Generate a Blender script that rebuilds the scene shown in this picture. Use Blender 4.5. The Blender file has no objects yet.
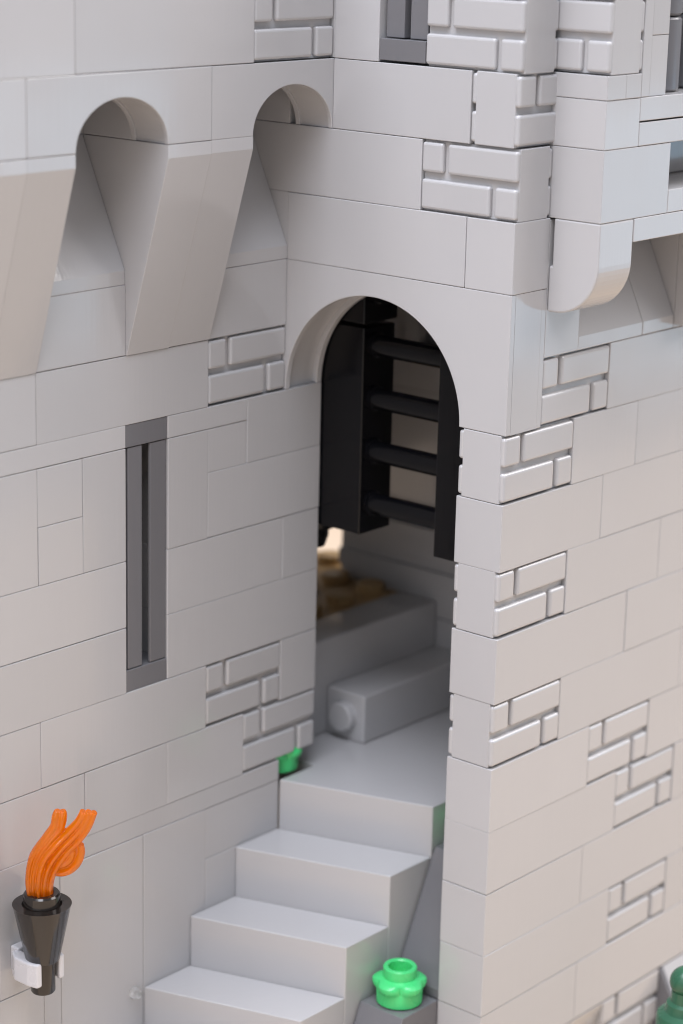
import bpy, bmesh, math, random
from mathutils import Vector, Matrix

# ------------------------------------------------------------------ units
S = 0.008          # one stud pitch in metres
B = 1.2            # one brick height in studs
random.seed(7)
scene = bpy.context.scene
COL = scene.collection
PI = math.pi

# ------------------------------------------------------------------ materials
def plastic(name, rgb, rough=0.115, bump=0.05, var=0.03, spec=0.5, streak=True):
    m = bpy.data.materials.new(name); m.use_nodes = True
    nt = m.node_tree; N = nt.nodes; L = nt.links
    p = N['Principled BSDF']
    p.inputs['Roughness'].default_value = rough
    p.inputs['IOR'].default_value = 1.5
    p.inputs['Specular IOR Level'].default_value = spec
    tc = N.new('ShaderNodeTexCoord'); oi = N.new('ShaderNodeObjectInfo')
    # small per-piece difference of the moulded colour
    mr = N.new('ShaderNodeMapRange'); L.new(oi.outputs['Random'], mr.inputs['Value'])
    mr.inputs['To Min'].default_value = 1.0 - var; mr.inputs['To Max'].default_value = 1.0 + var
    n1 = N.new('ShaderNodeTexNoise'); n1.noise_dimensions = '4D'
    n1.inputs['Scale'].default_value = 0.9 / S; n1.inputs['Detail'].default_value = 3
    L.new(tc.outputs['Object'], n1.inputs['Vector'])
    mw = N.new('ShaderNodeMath'); mw.operation = 'MULTIPLY'; mw.inputs[1].default_value = 50
    L.new(oi.outputs['Random'], mw.inputs[0]); L.new(mw.outputs[0], n1.inputs['W'])
    mr2 = N.new('ShaderNodeMapRange'); L.new(n1.outputs['Fac'], mr2.inputs['Value'])
    mr2.inputs['To Min'].default_value = 0.985; mr2.inputs['To Max'].default_value = 1.015
    mul = N.new('ShaderNodeMath'); mul.operation = 'MULTIPLY'
    L.new(mr.outputs[0], mul.inputs[0]); L.new(mr2.outputs[0], mul.inputs[1])
    vm = N.new('ShaderNodeVectorMath'); vm.operation = 'SCALE'
    vm.inputs[0].default_value = rgb
    vo = N.new('ShaderNodeTexVoronoi'); vo.voronoi_dimensions = '4D'; vo.inputs['Scale'].default_value = 0.55 / S
    L.new(tc.outputs['Object'], vo.inputs['Vector']); L.new(mw.outputs[0], vo.inputs['W'])
    lt = N.new('ShaderNodeMapRange'); L.new(vo.outputs['Distance'], lt.inputs['Value'])
    lt.inputs['From Min'].default_value = 0.012; lt.inputs['From Max'].default_value = 0.026
    lt.inputs['To Min'].default_value = 0.72; lt.inputs['To Max'].default_value = 1.0
    mu2 = N.new('ShaderNodeMath'); mu2.operation = 'MULTIPLY'
    L.new(mul.outputs[0], mu2.inputs[0]); L.new(lt.outputs[0], mu2.inputs[1])
    L.new(mu2.outputs[0], vm.inputs['Scale']); L.new(vm.outputs[0], p.inputs['Base Color'])
    # slight waviness of moulded faces + faint flow streaks and pimples
    nb = N.new('ShaderNodeTexNoise'); nb.noise_dimensions = '4D'
    nb.inputs['Scale'].default_value = 0.55 / S; nb.inputs['Detail'].default_value = 1
    L.new(tc.outputs['Object'], nb.inputs['Vector']); L.new(mw.outputs[0], nb.inputs['W'])
    b1 = N.new('ShaderNodeBump'); b1.inputs['Strength'].default_value = bump
    b1.inputs['Distance'].default_value = S * 0.25
    L.new(nb.outputs['Fac'], b1.inputs['Height'])
    mp = N.new('ShaderNodeMapping'); mp.inputs['Scale'].default_value = (9 / S, 9 / S, 0.5 / S)
    L.new(tc.outputs['Object'], mp.inputs['Vector'])
    ns = N.new('ShaderNodeTexNoise'); ns.inputs['Scale'].default_value = 1; ns.inputs['Detail'].default_value = 2
    L.new(mp.outputs[0], ns.inputs['Vector'])
    b2 = N.new('ShaderNodeBump'); b2.inputs['Strength'].default_value = 0.05 if streak else 0.0
    b2.inputs['Distance'].default_value = S * 0.05
    L.new(ns.outputs['Fac'], b2.inputs['Height']); L.new(b1.outputs[0], b2.inputs['Normal'])
    L.new(b2.outputs[0], p.inputs['Normal'])
    # roughness wobble: finger wear
    nr = N.new('ShaderNodeTexNoise'); nr.inputs['Scale'].default_value = 1.7 / S; nr.inputs['Detail'].default_value = 4
    L.new(tc.outputs['Object'], nr.inputs['Vector'])
    mr3 = N.new('ShaderNodeMapRange'); L.new(nr.outputs['Fac'], mr3.inputs['Value'])
    mr3.inputs['From Min'].default_value = 0.3; mr3.inputs['From Max'].default_value = 0.7
    mr3.inputs['To Min'].default_value = rough * 0.8; mr3.inputs['To Max'].default_value = rough * 1.3
    L.new(mr3.outputs[0], p.inputs['Roughness'])
    return m

LIGHT = plastic('light_grey_plastic', (0.445, 0.44, 0.446))
DARK = plastic('dark_grey_plastic', (0.155, 0.153, 0.162), rough=0.16)
BLACK = plastic('black_plastic', (0.0035, 0.0035, 0.0045), rough=0.2, bump=.02, var=0.0, spec=.28)
TAN = plastic('tan_plastic', (0.46, 0.31, 0.15), rough=0.45, spec=.25)
WHITE = plastic('white_grey_plastic', (0.60, 0.595, 0.62), rough=0.25, streak=False)
PEARL = plastic('pearl_dark_plastic', (0.02, 0.016, 0.014), rough=0.12, streak=False, spec=0.7)
GREEN = plastic('bright_green_plastic', (0.06, 0.58, 0.18), rough=0.25, streak=False)
DGREEN = plastic('dark_green_plastic', (0.023, 0.10, 0.055), rough=0.25, streak=False)
GREEN.node_tree.nodes['Principled BSDF'].inputs['Subsurface Weight'].default_value = 0.0
_pp = PEARL.node_tree.nodes['Principled BSDF']; _pp.inputs['Metallic'].default_value = 0.25

def clear(name, rgb, rough=0.03, trans=1.0):
    m = bpy.data.materials.new(name); m.use_nodes = True
    p = m.node_tree.nodes['Principled BSDF']
    p.inputs['Base Color'].default_value = (*rgb, 1); p.inputs['Roughness'].default_value = rough
    p.inputs['Transmission Weight'].default_value = trans; p.inputs['IOR'].default_value = 1.5
    return m
ORANGE = clear('trans_orange_plastic', (1.0, 0.47, 0.015), 0.02)
def glow_through(m):
    nt = m.node_tree; N = nt.nodes; L = nt.links; p = N['Principled BSDF']; out = N['Material Output']
    t = N.new('ShaderNodeBsdfTranslucent'); t.inputs['Color'].default_value = (1, .36, .003, 1)
    d = N.new('ShaderNodeBsdfDiffuse'); d.inputs['Color'].default_value = (1, .28, .002, 1)
    m1 = N.new('ShaderNodeMixShader'); m2 = N.new('ShaderNodeMixShader')
    L.new(t.outputs[0], m1.inputs[1]); L.new(d.outputs[0], m1.inputs[2]); m1.inputs[0].default_value = .45
    L.new(p.outputs[0], m2.inputs[1]); L.new(m1.outputs[0], m2.inputs[2]); m2.inputs[0].default_value = .54
    g = N.new('ShaderNodeBsdfGlossy'); g.inputs['Roughness'].default_value = .04
    fr = N.new('ShaderNodeFresnel'); fr.inputs['IOR'].default_value = 1.6
    m3 = N.new('ShaderNodeMixShader'); ge = N.new('ShaderNodeNewGeometry'); fm = N.new('ShaderNodeMath'); fm.operation = 'MULTIPLY_ADD'
    fm.inputs[1].default_value = -.5; fm.inputs[2].default_value = .5; L.new(ge.outputs['Backfacing'], fm.inputs[0])
    f2_ = N.new('ShaderNodeMath'); f2_.operation = 'MULTIPLY'; L.new(fr.outputs[0], f2_.inputs[0]); L.new(fm.outputs[0], f2_.inputs[1])
    L.new(f2_.outputs[0], m3.inputs[0])
    L.new(m2.outputs[0], m3.inputs[1]); L.new(g.outputs[0], m3.inputs[2])
    L.new(m3.outputs[0], out.inputs['Surface'])
glow_through(ORANGE)
CLEAR = clear('clear_plastic', (0.95, 0.95, 0.93), 0.35)

def table_mat():
    m = bpy.data.materials.new('wooden_table'); m.use_nodes = True
    nt = m.node_tree; N = nt.nodes; L = nt.links; p = N['Principled BSDF']
    tc = N.new('ShaderNodeTexCoord'); mp = N.new('ShaderNodeMapping'); mp.inputs['Scale'].default_value = (4, 40, 1)
    L.new(tc.outputs['Object'], mp.inputs['Vector'])
    n = N.new('ShaderNodeTexNoise'); n.inputs['Scale'].default_value = 2; n.inputs['Detail'].default_value = 6
    L.new(mp.outputs[0], n.inputs['Vector'])
    r = N.new('ShaderNodeValToRGB'); L.new(n.outputs['Fac'], r.inputs['Fac'])
    r.color_ramp.elements[0].color = (0.60, 0.46, 0.33, 1); r.color_ramp.elements[1].color = (0.68, 0.54, 0.40, 1)
    L.new(r.outputs[0], p.inputs['Base Color']); p.inputs['Roughness'].default_value = 0.45
    return m
TABLE = table_mat()

# ------------------------------------------------------------------ object helpers
def thing(name, label, cat, loc, group=None):
    o = bpy.data.objects.new(name, None); COL.objects.link(o)
    o.empty_display_size = S
    o.location = Vector(loc) * S
    o['label'] = label; o['category'] = cat
    if group: o['group'] = group
    return o

def link(name, bm, mat, parent=None, smooth=False, centre=None, label=None, jitter=0.0):
    """bm is in studs, world axes; becomes ONE mesh object with its origin at its centre."""
    if centre is None:
        c = Vector((0, 0, 0)); n = 0
        lo = Vector((1e9,) * 3); hi = Vector((-1e9,) * 3)
        for v in bm.verts:
            for i in range(3):
                lo[i] = min(lo[i], v.co[i]); hi[i] = max(hi[i], v.co[i])
        c = (lo + hi) / 2
    else:
        c = Vector(centre)
    for v in bm.verts: v.co = (v.co - c) * S
    bmesh.ops.recalc_face_normals(bm, faces=bm.faces)
    for f in bm.faces: f.smooth = smooth
    me = bpy.data.meshes.new(name); bm.to_mesh(me); bm.free()
    me.materials.append(mat)
    if smooth:
        me.set_sharp_from_angle(angle=math.radians(38))
    o = bpy.data.objects.new(name, me); COL.objects.link(o)
    w = c * S
    if parent is not None:
        o.parent = parent; w = w - parent.location
    o.location = w
    if jitter:
        a = math.radians(jitter)
        o.rotation_euler = (random.uniform(-a, a) * .5, random.uniform(-a, a), random.uniform(-a, a))
        o.location += Vector([random.uniform(-.004, .004) * S for _ in range(3)])
    if label: o['label'] = label
    return o

def tag(o, label, cat, group=None):
    o['label'] = label; o['category'] = cat
    if group: o['group'] = group
    return o

def cube_into(bm, x0, x1, y0, y1, z0, z1, bev=0.0, seg=2):
    r = bmesh.ops.create_cube(bm, size=1.0)
    vs = r['verts']
    for v in vs:
        v.co = Vector(((x0 + x1) / 2 + v.co.x * (x1 - x0), (y0 + y1) / 2 + v.co.y * (y1 - y0), (z0 + z1) / 2 + v.co.z * (z1 - z0)))
    if bev:
        es = {e for v in vs for e in v.link_edges}
        bmesh.ops.bevel(bm, geom=list(es), offset=bev, segments=seg, affect='EDGES', profile=0.5)

GAP = 0.003; BEV = 0.0135; JIT = 0.10
def box(parent, name, x0, x1, y0, y1, z0, z1, mat=None, bev=BEV, gap=GAP, jit=JIT, label=None):
    """plain piece; x, y in studs, z in brick heights"""
    bm = bmesh.new()
    cube_into(bm, x0 + gap, x1 - gap, y0 + gap, y1 - gap, z0 * B + gap, z1 * B - gap, bev)
    return link(name, bm, mat or LIGHT, parent, jitter=jit, label=label)

def prism_into(bm, pts, axis, a0, a1, bev=0.0, ang=30, seg=2):
    """extrude a polygon; axis 'x': pts are (y, z); 'y': (x, z); 'z': (x, y)"""
    def mk(p, a):
        if axis == 'x': return Vector((a, p[0], p[1]))
        if axis == 'y': return Vector((p[0], a, p[1]))
        return Vector((p[0], p[1], a))
    lo = [bm.verts.new(mk(p, a0)) for p in pts]; hi = [bm.verts.new(mk(p, a1)) for p in pts]
    n = len(pts)
    fs = [bm.faces.new(lo), bm.faces.new(hi[::-1])]
    for i in range(n): fs.append(bm.faces.new((lo[i], lo[(i + 1) % n], hi[(i + 1) % n], hi[i])))
    bmesh.ops.recalc_face_normals(bm, faces=fs)
    if bev:
        es = [e for e in {e for f in fs for e in f.edges} if e.calc_face_angle(0) > math.radians(ang)]
        bmesh.ops.bevel(bm, geom=es, offset=bev, segments=seg, affect='EDGES', profile=0.5)

def prism(parent, name, pts, axis, a0, a1, mat=None, bev=BEV, label=None, gap=GAP, jit=JIT, smooth=False):
    bm = bmesh.new(); prism_into(bm, pts, axis, a0 + gap, a1 - gap, bev)
    return link(name, bm, mat or LIGHT, parent, jitter=jit, label=label, smooth=smooth)

def masonry(parent, x0, x1, y0, y1, z, flip=False):
    """1x2 brick with raised stone courses on both long faces"""
    g = GAP
    bm = bmesh.new()
    alongx = (x1 - x0) > (y1 - y0)
    z0, z1 = z * B + g, (z + 1) * B - g
    d = 0.095
    if alongx:
        cube_into(bm, x0 + g, x1 - g, y0 + d, y1 - d, z0, z1, 0.012, 1)
        L = x1 - x0; faces = [(y0 + g, y0 + d + .03, -1), (y1 - d - .03, y1 - g, 1)]
    else:
        cube_into(bm, x0 + d, x1 - d, y0 + g, y1 - g, z0, z1, 0.012, 1)
        L = y1 - y0; faces = [(x1 - d - .03, x1 - g, 1), (x0 + g, x0 + d + .03, -1)]
    zm = (z0 + z1) / 2; m = 0.035; gr = 0.058
    hz = [(z0 + m, zm - gr), (zm + gr, z1 - m)]
    for a, b, sgn in faces:
        # as seen from outside, the upper course starts with the short stone on the left
        short_top = [(g, .25 * L - gr * .8), (.25 * L + gr * .8, L - g)]
        long_bot = [(g, .75 * L - gr * .8), (.75 * L + gr * .8, L - g)]
        mirror = (sgn > 0) if alongx else (sgn < 0)
        for (c0, c1), rows in ((hz[0], long_bot), (hz[1], short_top)):
            for u0, u1 in rows:
                if mirror: u0, u1 = L - u1, L - u0
                if alongx: cube_into(bm, x0 + u0, x0 + u1, a, b, c0, c1, 0.05, 3)
                else: cube_into(bm, a, b, y0 + u0, y0 + u1, c0, c1, 0.05, 3)
    return link('masonry_brick', bm, LIGHT, parent, jitter=JIT * .6, label='brick with raised stone courses')

def lathe_into(bm, prof, cx, cy, n=48, cap=True):
    """prof: list of (r, z) in studs from bottom to top"""
    rings = []
    for r, z in prof:
        rings.append([bm.verts.new((cx + r * math.cos(2 * PI * k / n), cy + r * math.sin(2 * PI * k / n), z)) for k in range(n)])
    for a, b in zip(rings, rings[1:]):
        for k in range(n): bm.faces.new((a[k], a[(k + 1) % n], b[(k + 1) % n], b[k]))
    if cap:
        bm.faces.new(rings[0][::-1]); bm.faces.new(rings[-1])

def slope_in(parent, y0, y1, x, z0, z1, name='slope_brick', back=2.0):
    """steep slope facing +x that leans back one stud while going up"""
    pts = [(x - back, z0 * B + GAP), (x - GAP, z0 * B + GAP), (x - GAP, (z0 + .2) * B), (x - 1, z1 * B - GAP), (x - back, z1 * B - GAP)]
    return prism(parent, name, pts, 'y', y0, y1)

def corbel(parent, y0, y1, x, z0, z1):
    pts = [(x - 1, z0 * B + GAP), (x + .02, z0 * B + GAP), (x + 1 - GAP, (z1 - .18) * B), (x + 1 - GAP, z1 * B - GAP), (x - 1, z1 * B - GAP)]
    return prism(parent, 'inverted_slope', pts, 'y', y0, y1, gap=.001, bev=.008, jit=.03, label='tall brick sloping outwards under the parapet arches')

def arch_pts(a0, a1, zb, zt, c, r, h, n=48):
    pts = [(a0 + GAP, zb + GAP), (a0 + GAP, zt - GAP), (a1 - GAP, zt - GAP), (a1 - GAP, zb + GAP)]
    for k in range(n + 1):
        t = PI * k / n
        p = (c + r * math.cos(t), zb + GAP + h * math.sin(t))
        pts.append(p)
    # drop points that coincide with the leg corners
    out = []
    for p in pts:
        if not out or (Vector(p) - Vector(out[-1])).length > 1e-4: out.append(p)
    if (Vector(out[0]) - Vector(out[-1])).length < 1e-4: out.pop()
    return out

BASE = -11.4    # bottom of the build, in bricks

# ================================================================== CURTAIN WALL (faces +x at x = 0)
wall = thing('castle_wall', 'light grey toy brick castle wall with arched parapet corbels and a dark arrow slit', 'castle wall', (-.5, -5, BASE * B))
X0 = -1
def wb(y0, y1, z0, z1, name='brick', x0=X0, x1=0, **k): return box(wall, name, x0, x1, y0, y1, z0, z1, **k)
# parapet above the arches, plane x = 1
for z, cuts in ((5, [-14, -10, -6, -2]), (6, [-15, -12, -8, -4, 0]), (7, [-14, -10, -6, -2, 0])):
    for a, b in zip(cuts, cuts[1:]): wb(a, b, z, z + 1, x0=0, x1=1)
masonry(wall, 0, 1, -2, 0, 5)
for a in (-11, -7, -3):
    e = a + 4
    pts = arch_pts(a, e, 4 * B, 5 * B, a + 2, 1.0, .80)
    bm = bmesh.new(); prism_into(bm, pts, 'x', .90, 1 - GAP, BEV)
    prism_into(bm, pts, 'x', .145, .24, .012)
    prism_into(bm, arch_pts(a, e, 4 * B, 5 * B, a + 2, 1.045, .845), 'x', .24, .90, 0)
    link('arch_brick', bm, LIGHT, wall, jitter=JIT * .4)
    wb(a - 1, a + 1, 4, 5, x0=-1, x1=.14)
for a in (-12, -8, -4):
    corbel(wall, a, a + 1, 0, 1, 4); corbel(wall, a + 1, a + 2, 0, 1, 4)
wb(-14, -7, 3.8, 8, x0=-2, x1=-1.02); wb(-7, 0, 3.8, 8, x0=-2, x1=-1.02); wb(-14, 0, BASE, 3.7, name='backing', x0=-1.8, x1=-1.03); wb(-14, -7, 5, 6, x0=-1, x1=0); wb(-7, 0, 5, 6, x0=-1, x1=0)
for a in (-10, -6, -2):
    slope_in(wall, a, a + 2, 0, 2, 4)
    wb(a, a + 2, 1, 2)
# courses below the corbels
for a, b in ((-14, -10), (-10, -6), (-6, -2)): wb(a, b, 0, 1)
masonry(wall, -1, 0, -2, 0, 0)
wb(-12, -4, -1/3, 0, 'plate'); wb(-3, -1, -1/3, 0, 'plate')
wb(-1, 1, -1, 0)
T = -2.0
wb(-10, -8, T, -1/3, 'tile'); wb(-8, -6, T, -1/3, 'tile')
zt = (-1/3 + T) / 2
wb(-6, -5, zt, -1/3, 'tile'); wb(-6, -5, T, zt, 'tile'); wb(-5, -4, T, -1/3, 'tile'); wb(-3, -2, T, -1/3, 'tile')
wb(-2, -1, -1, -1/3, 'tile'); wb(-2, 1, -2, -1)
wb(-12, -8, -3, -2); wb(-8, -4, -3, -2); wb(-3, 0, -3, -2); wb(0, 1, -3, -2)
wb(-13, -9, -4, -3); wb(-9, -4, -4, -3); wb(-3, 1, -4, -3)
wb(-10, -6, -5, -4); wb(-6, -2, -5, -4); masonry(wall, -1, 0, -2, 0, -5); wb(0, 1, -5, -4)
wb(-13, -9, -6, -5); wb(-9, -5, -6, -5); wb(-5, -3, -6, -5); wb(-3, -1, -6, -5); masonry(wall, -1, 0, -1, 1, -6)
wb(-6, 0, -6 - 1/3, -6, 'plate')
# lower left and the sideways-built panels beside the stairs
wb(-7, -6, -8, -6); wb(-11, -7, -7, -6); wb(-9, -7, -8, -7); wb(-12, -9, -8, -7)
wb(-10, -6, -9, -8); wb(-9, -6, -10, -9); wb(-10, -6, -11.4, -10)
P0 = -6 - 1/3
wb(-6, -5.6, BASE, P0, 'plate'); wb(-5.6, -3.6, BASE, P0, 'tile'); wb(-3.6, -2, BASE, P0, 'tile')
S1 = P0 - 1/1.2
wb(-2, 0, S1, P0, 'tile'); wb(-2, 0, BASE, S1, 'tile')
# arrow slit window: part > sub-parts
bm = bmesh.new()
cube_into(bm, -1, -.9, -4 + GAP, -3 - GAP, -4 * B, 0, .01, 1)
win = link('arrow_slit', bm, BLACK, wall, label='narrow dark grey slit window with two upright slats')
def sub(parent, name, bm, mat, smooth=False):
    o = link(name, bm, mat, None, smooth=smooth)
    g = Vector(parent.location)
    if parent.parent: g = g + parent.parent.location
    o.location = o.location - g; o.parent = parent
    return o
def sbox(parent, name, x0, x1, y0, y1, z0, z1, mat, bev=BEV):
    bm = bmesh.new(); cube_into(bm, x0, x1, y0, y1, z0 * B, z1 * B, bev); return sub(parent, name, bm, mat)
sbox(win, 'lintel', -.98, -.015, -4 + GAP, -3 - GAP, -1/3, -GAP, DARK)
sbox(win, 'sill', -.98, -.015, -4 + GAP, -3 - GAP, -4 + GAP, -4 + 1/3, DARK)
sbox(win, 'slat', -.09, -.03, -3.935, -3.595, -4 + 1/3 + .012, -1/3 - .012, DARK)
sbox(win, 'slat', -.09, -.03, -3.405, -3.015, -4 + 1/3 + .012, -1/3 - .012, DARK)

# ================================================================== GATE TOWER (front y = 0, side x = 5)
tower = thing('gate_tower', 'light grey toy brick gate tower with tall arched doorway and stone courses up its corner', 'tower', (2, .5, BASE * B))
def tb(x0, x1, y0, y1, z0, z1, name='brick', **k): return box(tower, name, x0, x1, y0, y1, z0, z1, **k)
# doorway arch
pts = arch_pts(-1, 5, 0, 2 * B, 2, 2.0, 1.97, 72)
bm = bmesh.new(); prism_into(bm, pts, 'y', GAP, .13, BEV); prism_into(bm, pts, 'y', .86, 1 - GAP, BEV)
prism_into(bm, arch_pts(-1, 5, 0, 2 * B, 2, 2.1, 2.07, 72), 'y', .13, .86, 0)
link('doorway_arch', bm, LIGHT, tower, label='large round-headed arch over the doorway')
# front courses above the arch
tb(-1, 0, 0, 1, 2, 3); tb(0, 4, 0, 1, 2, 3); tb(4, 5, 0, 1, 2, 3)
tb(-1, 3, 0, 1, 3, 4); masonry(tower, 3, 5, 0, 1, 3)
tb(-1, 0, 0, 1, 4, 5); tb(1, 4, 0, 1, 4, 5); masonry(tower, 4, 5, 0, 2, 4)
tb(0, 1, 0.01, 1, 5, 8); tb(1, 2, 0, 1, 5, 6); masonry(tower, 3, 5, 0, 1, 5)
tb(1, 2, 0, 1, 6, 7); masonry(tower, 4, 5, 0, 2, 6); tb(3, 4, 0, 1, 6, 7); tb(1, 5, 0, 1, 7, 8)
bm = bmesh.new(); cube_into(bm, 2 + GAP, 3 - GAP, .55, 1, 5 * B, 7 * B, .01, 1)
win2 = link('front_window', bm, DARK, tower, label='dark grey slit window above the doorway')
sbox(win2, 'sill', 2 + GAP, 3 - GAP, .015, .9, 5 + .03, 5 + 1/3, DARK)
sbox(win2, 'slat', 2.06, 2.45, .12, .57, 5 + 1/3 + .012, 6.98, DARK)
sbox(win2, 'slat', 2.58, 2.96, .12, .57, 5 + 1/3 + .012, 6.98, DARK)
# corner leg and side courses: z0 of the course, cuts along y, masonry starts
side = [(0, [3, 7, 10], 1), (-1, [2, 4, 8, 10], 0), (-2, [0, 3, 7, 10], None), (-3, [2, 5, 9, 10], 0), (-4, [0, 4, 8, 10], None),
        (-5, [2, 6, 10], 0), (-6, [5, 9, 10], 3), (-7, [6, 10], 4), (-8, [0, 3, 7, 10], None), (-9, [6, 10], 4), (-10, [0, 3, 7, 10], None)]
for z, cuts, ms in side:
    for a, b in zip(cuts, cuts[1:]): tb(4, 5, a, b, z, z + 1, bev=.012, gap=.003)
    if ms is not None: masonry(tower, 4, 5, ms, ms + 2, z)
tb(4, 5, 0, 3, -6, -5); tb(4, 5, 0, 4, -7, -6); tb(4, 5, 0, 4, -9, -8)
prism(tower, 'inverted_slope', [(4, -11.4 * B), (4.45, -11.4 * B), (5 - GAP, -10.02 * B), (4, -10.02 * B)], 'y', 0, 4); masonry(tower, 4, 5, 4, 6, -11);
tb(4, 4.9, 4, 10, BASE, -11)
# flared foot at the far end
foot = [(4, BASE * B), (5.9, BASE * B), (5.75, -11.2 * B), (5 - GAP, -10.03 * B), (4, -10.03 * B)]
prism(tower, 'slope_brick', foot, 'y', 6, 6.12, mat=DARK); prism(tower, 'slope_brick', foot, 'y', 6.12, 9)  # thin dark slice paints shade on the light foot's near side
# recess under the bay: sloped bricks
tb(4, 5, 1, 2, 1, 3 - .03)
slope_in(tower, 2, 4, 5, 1, 3); slope_in(tower, 4, 5, 5, 1, 3)
tb(4, 5, 5, 10, 1, 3)
# inside of the tower: dim back wall with ledges, inner side, ceiling
tb(-3.69, 4, 6, 7, -7, -5, bev=.02); tb(-3.69, 4, 6.0, 7, -5, -4); tb(-3.69, 1, 6, 7, -4, -3); tb(1, 4, 6, 7, -4, -3)
tb(-3.5, 4, 6, 7, -3, -1); tb(-3.5, 4, 6, 7, -1, 1); tb(-3.5, 4, 6, 7, 1, 3)
tb(-3.4, 4, 5.88, 6, -3.7, -3.4, 'plate'); tb(-3.69, 4, 5.9, 6, -4.45, -4.15, 'plate'); tb(-2, 4, 5.7, 6, -.5, -.17, 'plate')
tb(-1.9, -1.5, 5.7, 6, -.17, 1, 'plate')
tb(-6, 4, 1, 8, 3, 3.33, 'ceiling_plate')
tb(-6, -5, 1, 5.9, -3.1, 3); tb(-5, -1, .02, 1, -7, 3)  # leftmost wall added out of view to keep light out of the room
tb(-5, -3.5, 6, 7, -3.75, 3)

# ================================================================== BAY TURRET on the tower's side
bay = thing('bay_turret', 'pale grey bay turret jutting from the tower side on rounded corbels', 'turret', (5.5, 3.5, 1.67 * B))
def bb(x0, x1, y0, y1, z0, z1, name='brick', **k): return box(bay, name, x0, x1, y0, y1, z0, z1, **k)
def round_corbel(y0, y1):
    zb, zt = 1.68 * B, 3 * B - GAP; r = .85; cx = 6 - GAP - r
    pts = [(5.07, zt), (5.07, 2.33 * B), (5.01, 2.33 * B), (5.01, zb)]
    for k in range(17):
        t = -PI / 2 + PI / 2 * k / 16
        pts.append((cx + r * math.cos(t), zb + r + r * math.sin(t)))
    pts.append((6 - GAP, zt))
    bm = bmesh.new(); prism_into(bm, pts, 'y', y0 + GAP, y1 - GAP, .03, 25)
    return link('rounded_corbel', bm, LIGHT, bay, smooth=False)
round_corbel(1, 2); round_corbel(9, 10)
prism(bay, 'inverted_slope', [(5.005, 1.05 * B), (5.3, 1.05 * B), (6, 2.2 * B), (6, 2.66 * B), (5.005, 2.66 * B)], 'y', 5, 7)
bb(5, 6, 2, 6, 2.667, 3, 'plate'); bb(5, 6, 6, 10, 2.667, 3, 'plate')
bb(4, 6, 1, 3, 3, 4)
bb(5, 6, 3, 9, 3, 3.333, 'plate'); bb(4, 4.75, 3, 9, 3.333, 4)
bb(4, 6, 1, 2, 4, 4.667)
bb(5, 6, 2, 9, 4, 4.333 - .008, 'plate'); bb(5, 6, 2, 9, 4.333 + .008, 4.667, 'plate')
bb(4, 6, 1, 1.55, 4.667, 5, 'plate'); bb(5, 6, 1.55, 2.0, 4.667, 5, 'tile')
masonry(bay, 4, 6, 1, 2, 5); bb(4, 6, 1, 2, 6, 7); bb(4, 6, 1, 2, 7, 8)
bb(5, 6, 2.0, 2.25, 4.667, 8, 'plate')
bb(5.3, 5.97, 2.27, 2.78, 4.667, 5.5); bb(5.3, 5.97, 2.27, 2.78, 5.5, 6.4); bb(5.3, 5.97, 2.27, 2.78, 6.4, 8)
bb(4, 5, 2, 9, 3, 3.33, 'plate'); bb(4, 4.6, 2, 9, 4.0, 8, mat=DARK)
bm = bmesh.new(); cube_into(bm, 4.7, 4.9, 2.3, 9, 4.667 * B, 8 * B, .01, 1)
bw = link('bay_window', bm, BLACK, bay, label='dark grey window with round upright bars')
for y in (3.35, 4.5, 5.65):
    for za, zb in ((4.667, 5.72), (5.72, 6.8), (6.8, 8)):
        bm = bmesh.new(); lathe_into(bm, [(.38, za * B + .01), (.42, za * B + .05), (.42, zb * B - .05), (.38, zb * B - .01)], 5.35, y)
        sub(bw, 'round_bar', bm, DARK, True)

# ================================================================== STAIRS
stairs = thing('outer_staircase', 'smooth light grey steps climbing beside the wall to the arched doorway', 'staircase', (1.5, -1, BASE * B))
W = 2.96; SK = 1.0
def step(k, yb):
    zt = P0 - k / 1.2; yf = -1.2 * k
    g = .012
    pts = [(g, yf), (W, yf + SK), (W, yf + SK + yb), (g, yf + yb)]
    bm = bmesh.new(); prism_into(bm, pts, 'z', BASE * B, zt * B, .02, 30, 3)
    link('step', bm, LIGHT, stairs)
for k in range(1, 6): step(k, 1.19)
pts = [(-2.6, 1.02), (.012, 1.02), (.012, 0), (W, SK), (W, 5.95), (-2.6, 5.95)]
bm = bmesh.new(); prism_into(bm, pts, 'z', BASE * B, P0 * B, .02, 30, 3)
link('landing', bm, LIGHT, stairs)
# inner steps
inner = thing('inner_steps', 'grey inner steps behind the doorway with a round stud on the end', 'steps', (-1, 4, P0 * B))
h = 1 / 1.2
bm = bmesh.new(); cube_into(bm, -1 + .01, -.01, 2.5, 5.97, P0 * B + .01, (P0 + h) * B, .035)
i1 = link('step', bm, LIGHT, inner)
bm = bmesh.new(); lathe_into(bm, [(.3, 0), (.3, .17), (.27, .2)], 0, 0)
bmesh.ops.rotate(bm, verts=bm.verts, matrix=Matrix.Rotation(PI / 2, 3, 'X'))
bmesh.ops.translate(bm, verts=bm.verts, vec=(-.5, 2.5, (P0 + .5 * h) * B))
sub(i1, 'stud', bm, LIGHT, True)
bm = bmesh.new(); cube_into(bm, -2 + .01, -1 - .005, 1.005, 5.97, P0 * B + .01, (P0 + 2 * h) * B - .02, .035)
link('step', bm, LIGHT, inner)
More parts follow.
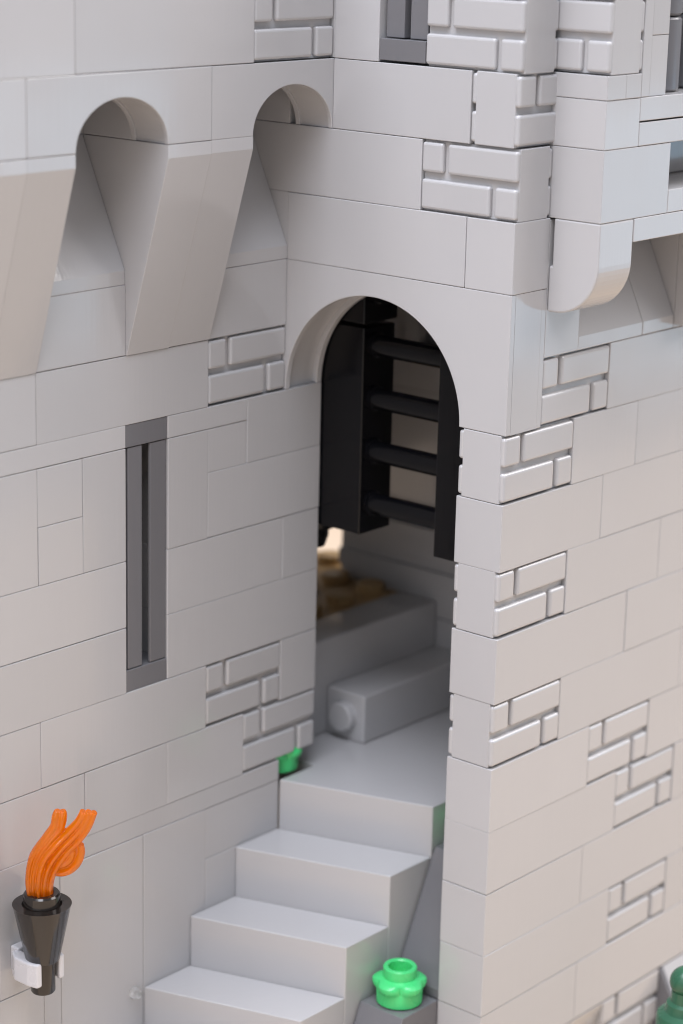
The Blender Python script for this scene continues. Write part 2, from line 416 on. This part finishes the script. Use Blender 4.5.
# studded tan floor at the top of the inner steps
zf = (P0 + 2 * h) * B - .06
bm = bmesh.new(); cube_into(bm, -7, -2 - .01, 1.1, 7.1, zf - .4, zf, .02)
for i in range(5):
    for j in range(6):
        b2 = bmesh.new(); lathe_into(b2, [(.3, zf - .01), (.3, zf + .17), (.275, zf + .2)], -6.5 + i, 1.6 + j, 24)
        me = bpy.data.meshes.new('t'); b2.to_mesh(me); b2.free(); bm.from_mesh(me); bpy.data.meshes.remove(me)
fp = link('floor_plate', bm, TAN, None)
tag(fp, 'studded golden tan floor plate above the inner steps', 'floor plate')

# ================================================================== PORTCULLIS
port = thing('portcullis', 'black raised gate with ladder bars hanging in the arched doorway', 'portcullis', (2, 1.5, -2.25 * B))
def pbx(name, x0, x1, y0, y1, z0, z1, bev=.03): return box(port, name, x0, x1, y0, y1, z0, z1, mat=BLACK, bev=bev, jit=0)
pbx('post', -.6, .98, 1.03, 1.92, -2.3, .95); pbx('post', -.6, .98, 1.03, 1.98, 1.0, 2.9)
pbx('post', 2.72, 3.98, 1.03, 1.4, -2.34, 2.9)
for z in (-1.83, -1.0, -.17, .66, 1.49, 2.32):
    bm = bmesh.new(); lathe_into(bm, [(.24, 0), (.24, .1), (.2, .12), (.2, 1.9)], 0, 0, 32)
    bmesh.ops.rotate(bm, verts=bm.verts, matrix=Matrix.Rotation(PI / 2, 3, 'Y'))
    bmesh.ops.translate(bm, verts=bm.verts, vec=(.93, 1.36, z * B))
    link('bar', bm, BLACK, port, smooth=True)
bm = bmesh.new(); lathe_into(bm, [(.12, -.78), (.2, -.76), (.27, -.55), (.27, -.42), (.52, -.3), (.55, .1)], -.62, 1.6, 24)
bmesh.ops.translate(bm, verts=bm.verts, vec=(0, 0, -2.2 * B))
link('spike', bm, BLACK, port, smooth=True)

# ================================================================== ROCK
rock = thing('rock_outcrop', 'dark grey sloped rock bricks squeezed between the stairs and tower corner', 'rock', (3.5, 0, BASE * B))
g = .012
prism(rock, 'slope_brick', [(.02, -9 * B), (2, -9 * B), (2, -7 * B), (1.05, -7 * B), (.02, -8.85 * B)], 'x', 3, 4, mat=DARK)
prism(rock, 'slope_brick', [(-2, BASE * B), (0, BASE * B), (0, -9 * B), (-1, -9 * B), (-2, -10.8 * B)], 'x', 3, 4, mat=DARK)
prism(rock, 'slope_brick', [(0.02, BASE * B), (2, BASE * B), (2, -9 * B - .02), (0.02, -9 * B - .02)], 'x', 3, 4, mat=DARK)

# ================================================================== FLOWERS
def flower_bm(cx, cy, z):
    bm = bmesh.new(); n = 80; rings = []
    # (round radius, lobe size, height)
    prof = [(.37, 0, 0), (.42, 0, .03), (.425, 0, .25), (.40, .05, .28), (.39, .10, .31), (.39, .125, .36), (.39, .12, .42), (.385, .075, .465), (.34, .02, .49), (.31, 0, .505),
            (.31, 0, .685), (.29, 0, .71), (.235, 0, .71), (.215, 0, .69), (.21, 0, .45), (.01, 0, .44)]
    for r_, l_, h_ in prof:
        ring = []
        for k in range(n):
            t = 2 * PI * k / n
            rr = r_ + l_ * (abs(math.cos(2.5 * t + .55)) ** .7)
            ring.append(bm.verts.new((cx + rr * math.cos(t), cy + rr * math.sin(t), z + h_)))
        rings.append(ring)
    for a, b in zip(rings, rings[1:]):
        for k in range(n): bm.faces.new((a[k], a[(k + 1) % n], b[(k + 1) % n], b[k]))
    bm.faces.new(rings[0][::-1]); bm.faces.new(rings[-1])
    return bm
FG = 'bright green flower pieces'
f1 = link('flower', flower_bm(3.5, -.5, -9 * B), GREEN, None, smooth=True, centre=(3.5, -.5, -9 * B))
tag(f1, 'bright green round flower piece standing on the dark rock beside the stairs', 'flower', FG)
f2 = f1.copy(); f2.data = f1.data; COL.objects.link(f2)
f2.location = Vector((-.48, .45, P0 * B)) * S; f2.rotation_euler = (0, 0, .6)
tag(f2, 'bright green flower piece tucked under the wall at the top of the stairs', 'flower', FG)
tint_flower = f1.copy(); tint_flower.data = f1.data; COL.objects.link(tint_flower)  # out of view, added to reflect green onto the landing's side
tint_flower.location = Vector((3.5, 1.55, -7 * B + .02)) * S; tint_flower.rotation_euler = (0, 0, 1.1)
tag(tint_flower, 'unseen bright green flower piece added behind the tower corner for its green reflection', 'flower', FG)

# ================================================================== TORCH
TX, TY = .62, -6.58
torch = thing('wall_torch', 'dark pearl torch with a translucent orange flame fixed on the grey wall', 'torch', (TX, TY, -7.8 * B))
def tz(py): return (-7.70 * B) + (987 - py) / 57.5     # photo row -> height on the torch axis
bm = bmesh.new()
zb = tz(992); zc = tz(958); zr = tz(899); zs = tz(887)
lathe_into(bm, [(.19, zb), (.21, zb + .03), (.21, zc), (.27, zc), (.29, zc + .02), (.49, zr - .02), (.5, zr), (.34, zr), (.32, zr - .03), (.31, zr), (.31, zs - .03), (.285, zs), (.2, zs), (.2, zs - .15), (.01, zs - .16)], TX, TY, 64)
link('handle', bm, PEARL, torch, smooth=True)
# flame: ridged sweeps, fused into one surface
hx = Vector((.755, .655, 0)); nx = Vector((-.655, .755, 0))
def sweep(bm, pts, n=20, m=26):
    """pts: (h, z, half width, half depth, depth offset) ; Catmull-Rom"""
    def cr(t):
        i = min(int(t), len(pts) - 2); u = t - i
        p = [pts[max(0, i - 1)], pts[i], pts[i + 1], pts[min(len(pts) - 1, i + 2)]]
        return [.5 * ((2 * b) + (c - a) * u + (2 * a - 5 * b + 4 * c - d) * u * u + (-a + 3 * b - 3 * c + d) * u ** 3) for a, b, c, d in zip(*p)]
    T_ = len(pts) - 1; rings = []
    for j in range(m + 1):
        t = T_ * j / m; q = cr(min(t, T_ - 1e-6)); q2 = cr(min(t + .02, T_ - 1e-6)); q1 = cr(max(t - .02, 0))
        d = Vector((q2[0] - q1[0], q2[1] - q1[1])).normalized(); nn = Vector((d.y, -d.x))
        ring = []
        for k in range(n):
            a = 2 * PI * k / n
            u = q[2] * math.cos(a); w = q[3] * math.sin(a) + q[4]
            hh = q[0] + nn.x * u; zz = q[1] + nn.y * u
            ring.append(bm.verts.new(Vector((TX, TY, zs - .12)) + hx * hh + nx * w + Vector((0, 0, zz * .965))))
        rings.append(ring)
    for a, b in zip(rings, rings[1:]):
        for k in range(n): bm.faces.new((a[k], a[(k + 1) % n], b[(k + 1) % n], b[k]))
    bm.faces.new(rings[0][::-1]); bm.faces.new(rings[-1])
bm = bmesh.new()
sweep(bm, [(-.17, 0, .055, .15, 0), (-.21, .35, .06, .17, -.02), (-.14, .8, .065, .18, -.03), (.06, 1.12, .07, .17, -.02), (.22, 1.36, .075, .15, 0), (.26, 1.56, .075, .13, 0), (.28, 1.66, .05, .08, 0)])
sweep(bm, [(-.10, 0, .05, .15, 0), (-.12, .35, .055, .2, -.03), (-.04, .8, .06, .21, -.04), (.14, 1.10, .065, .19, -.03), (.32, 1.34, .07, .15, 0), (.37, 1.56, .07, .13, 0), (.36, 1.66, .05, .08, 0)])
sweep(bm, [(-.02, 0, .05, .18, 0), (-.03, .35, .055, .25, -.07), (.05, .78, .06, .27, -.09), (.24, 1.06, .065, .23, -.06), (.44, 1.25, .065, .17, 0), (.62, 1.46, .065, .14, 0), (.71, 1.65, .06, .1, 0)])
sweep(bm, [(.06, 0, .05, .15, 0), (.06, .32, .055, .22, -.03), (.15, .70, .06, .24, -.05), (.34, .98, .065, .2, -.02), (.53, 1.18, .065, .16, 0), (.70, 1.4, .065, .13, 0), (.80, 1.65, .06, .1, 0)])
sweep(bm, [(.14, 0, .05, .12, 0), (.15, .3, .055, .16, 0), (.24, .60, .06, .19, -.02), (.43, .90, .065, .17, 0), (.61, 1.1, .065, .14, 0), (.78, 1.36, .065, .12, 0), (.89, 1.64, .055, .09, 0)])
sweep(bm, [(.18, .52, .06, .11, .02), (.33, .50, .07, .14, .03), (.48, .56, .08, .15, .04), (.60, .70, .08, .14, .03), (.66, .88, .07, .11, .02), (.66, 1.04, .05, .09, .0)])
sweep(bm, [(.22, .66, .06, .12, .0), (.36, .68, .07, .15, .0), (.48, .78, .07, .14, .0), (.54, .95, .06, .12, .0)])
sweep(bm, [(.30, .60, .08, .06, .03), (.42, .66, .12, .08, .03), (.50, .78, .12, .08, .02), (.56, .92, .10, .07, 0), (.58, 1.04, .07, .06, 0)])
fl = link('flame', bm, ORANGE, torch, smooth=True)
md = fl.modifiers.new('fuse', 'REMESH'); md.mode = 'VOXEL'; md.voxel_size = 0.012 * S; md.use_smooth_shade = True
ms = fl.modifiers.new('soften', 'SMOOTH'); ms.iterations = 1; ms.factor = .5
# white clip that holds it
clipo = thing('torch_holder', 'small white clip on the wall gripping the torch handle', 'holder', (.2, TY, -7.5 * B))
zc0, zc1 = tz(980), tz(955)
bm = bmesh.new(); cube_into(bm, .0, .2, TY - .18, TY + .26, zc0 + .02, zc1 + .06, .03); link('mounting_plate', bm, WHITE, clipo)
for sgn in (-1, 1):
    pts = []
    outer = [(.1, .24), (.3, .36), (.62, .36), (.82, .31)]; inn = [(.82, .19), (.72, .21), (.62, .22), (.45, .2), (.36, .1), (.1, .1)]
    pts = [(x, TY + sgn * y) for x, y in outer + inn]
    bm = bmesh.new(); prism_into(bm, pts, 'z', zc0, zc1, .03, 30); link('clip_arm', bm, WHITE, clipo)

# ================================================================== SMALL THINGS
bm = bmesh.new(); lathe_into(bm, [(.11, 0), (.11, .06), (.08, .09), (.075, .15), (.05, .17)], 0, 0, 24)
bmesh.ops.rotate(bm, verts=bm.verts, matrix=Matrix.Rotation(PI / 2, 3, 'Y'))
bmesh.ops.translate(bm, verts=bm.verts, vec=(.0, -3.86, -8.84 * B))
tag(link('clear_pin', bm, CLEAR, None, smooth=True), 'tiny clear pin poking from the wall beside the lowest step', 'pin')

fin = thing('green_finial', 'dark green round finial with a domed top at the foot of the tower', 'finial', (7.8, 2.36, BASE * B))
fx, fy = 7.8, 2.36; fz = -8.07 * B
bm = bmesh.new()
prof = [(.5, BASE * B), (.5, fz - .98), (.48, fz - .92), (.36, fz - .86), (.34, fz - .80), (.33, fz - .70), (.26, fz - .66), (.25, fz - .45)]
lathe_into(bm, prof, fx, fy, 40); link('stem', bm, DGREEN, fin, smooth=True)
bm = bmesh.new(); lathe_into(bm, [(.30 * math.cos(t), fz - .28 + .28 * math.sin(t)) for t in [(-1.0 + 2.55 * i / 16) for i in range(17)]], fx, fy, 40)
link('dome', bm, DGREEN, fin, smooth=True)

# table under the model
bm = bmesh.new(); cube_into(bm, -120, 34, -70, 150, BASE * B - 3, BASE * B - .01)
tb_ = link('table_surface', bm, TABLE, None); tb_['kind'] = 'structure'; tb_['label'] = 'pale wooden table under the model'

# ================================================================== LIGHT
w = bpy.data.worlds.new('World'); scene.world = w; w.use_nodes = True
nt = w.node_tree; bg = nt.nodes['Background']
tc = nt.nodes.new('ShaderNodeTexCoord'); sp = nt.nodes.new('ShaderNodeSeparateXYZ'); rp = nt.nodes.new('ShaderNodeValToRGB')
nt.links.new(tc.outputs['Generated'], sp.inputs[0]); mr = nt.nodes.new('ShaderNodeMapRange')
nt.links.new(sp.outputs['Z'], mr.inputs['Value']); mr.inputs['From Min'].default_value = -1
nt.links.new(mr.outputs[0], rp.inputs['Fac'])
rp.color_ramp.elements[0].position = .27; rp.color_ramp.elements[0].color = (.66, .56, .48, 1)
rp.color_ramp.elements[1].position = .34; rp.color_ramp.elements[1].color = (.62, .74, .90, 1)
e_ = rp.color_ramp.elements.new(.50); e_.color = (.66, .74, .86, 1)
e_ = rp.color_ramp.elements.new(.62); e_.color = (.80, .80, .84, 1)
nt.links.new(rp.outputs[0], bg.inputs['Color']); bg.inputs['Strength'].default_value = .58

def area(name, loc, target, size, power, col):
    l = bpy.data.lights.new(name, 'AREA'); l.shape = 'RECTANGLE'; l.size = size[0] * S; l.size_y = size[1] * S
    l.energy = power; l.color = col
    o = bpy.data.objects.new(name, l); COL.objects.link(o); o.location = Vector(loc) * S
    d = (Vector(target) - Vector(loc)); o.rotation_euler = d.to_track_quat('-Z', 'Y').to_euler()
    return o
area('assumed_key_light', (50, 75, 88), (5, 3, -4), (100, 80), 12.0, (1.0, .95, .935))  # assumed lamp, unseen; direction read off the lit tower side
area('added_fill_light', (18, -88, 36), (2, 0, -3), (80, 60), 1.6, (.97, .955, 1.0))  # unseen lamp added to lift the front faces
area('added_top_light', (12, -38, 90), (2, -2, -8), (80, 70), 12.8, (.87, .90, 1.0))  # unseen lamp added overhead to brighten the step treads
# unseen blue lamp added beyond the table, mirrored in the glossy bricks
area('added_blue_light', (80, 91, -14), (3, -2, 2), (50, 19), .42, (.50, .77, 1.0))

# ================================================================== CAMERA (solved from the stud grid)
Rm = [[0.7562253303599415, 0.6539278078479402, 0.02239803216452979], [0.19243847058822966, -0.18956442912518612, -0.9628254058999687], [-0.6253724368400952, 0.7324232037094153, -0.26919429025694397]]
Cp = Vector((27.10366489141511, -30.088809012498725, 9.036803932952788))
cam = bpy.data.cameras.new('camera'); co = bpy.data.objects.new('camera', cam); COL.objects.link(co)
right, down, fwd = Vector(Rm[0]), Vector(Rm[1]), Vector(Rm[2])
M = Matrix((right, -down, -fwd)).transposed().to_4x4(); M.translation = Cp * S
co.matrix_world = M
cam.sensor_fit = 'VERTICAL'; cam.sensor_height = 36; cam.sensor_width = 24
cam.lens = 2280.125 / 1024 * 36
cam.clip_start = .01; cam.clip_end = 20
cam.dof.use_dof = True; cam.dof.focus_distance = 38.6 * S
cam.dof.aperture_fstop = cam.lens / 1000 / (.52 * S)
scene.camera = co
vs = scene.view_settings; vs.view_transform = 'Standard'; vs.look = 'None'; vs.gamma = 1; vs.exposure = -0.2
scene.cycles.max_bounces = 10; scene.cycles.transmission_bounces = 8
scene.render.filter_size = 1.1; scene.cycles.filter_width = 1.1
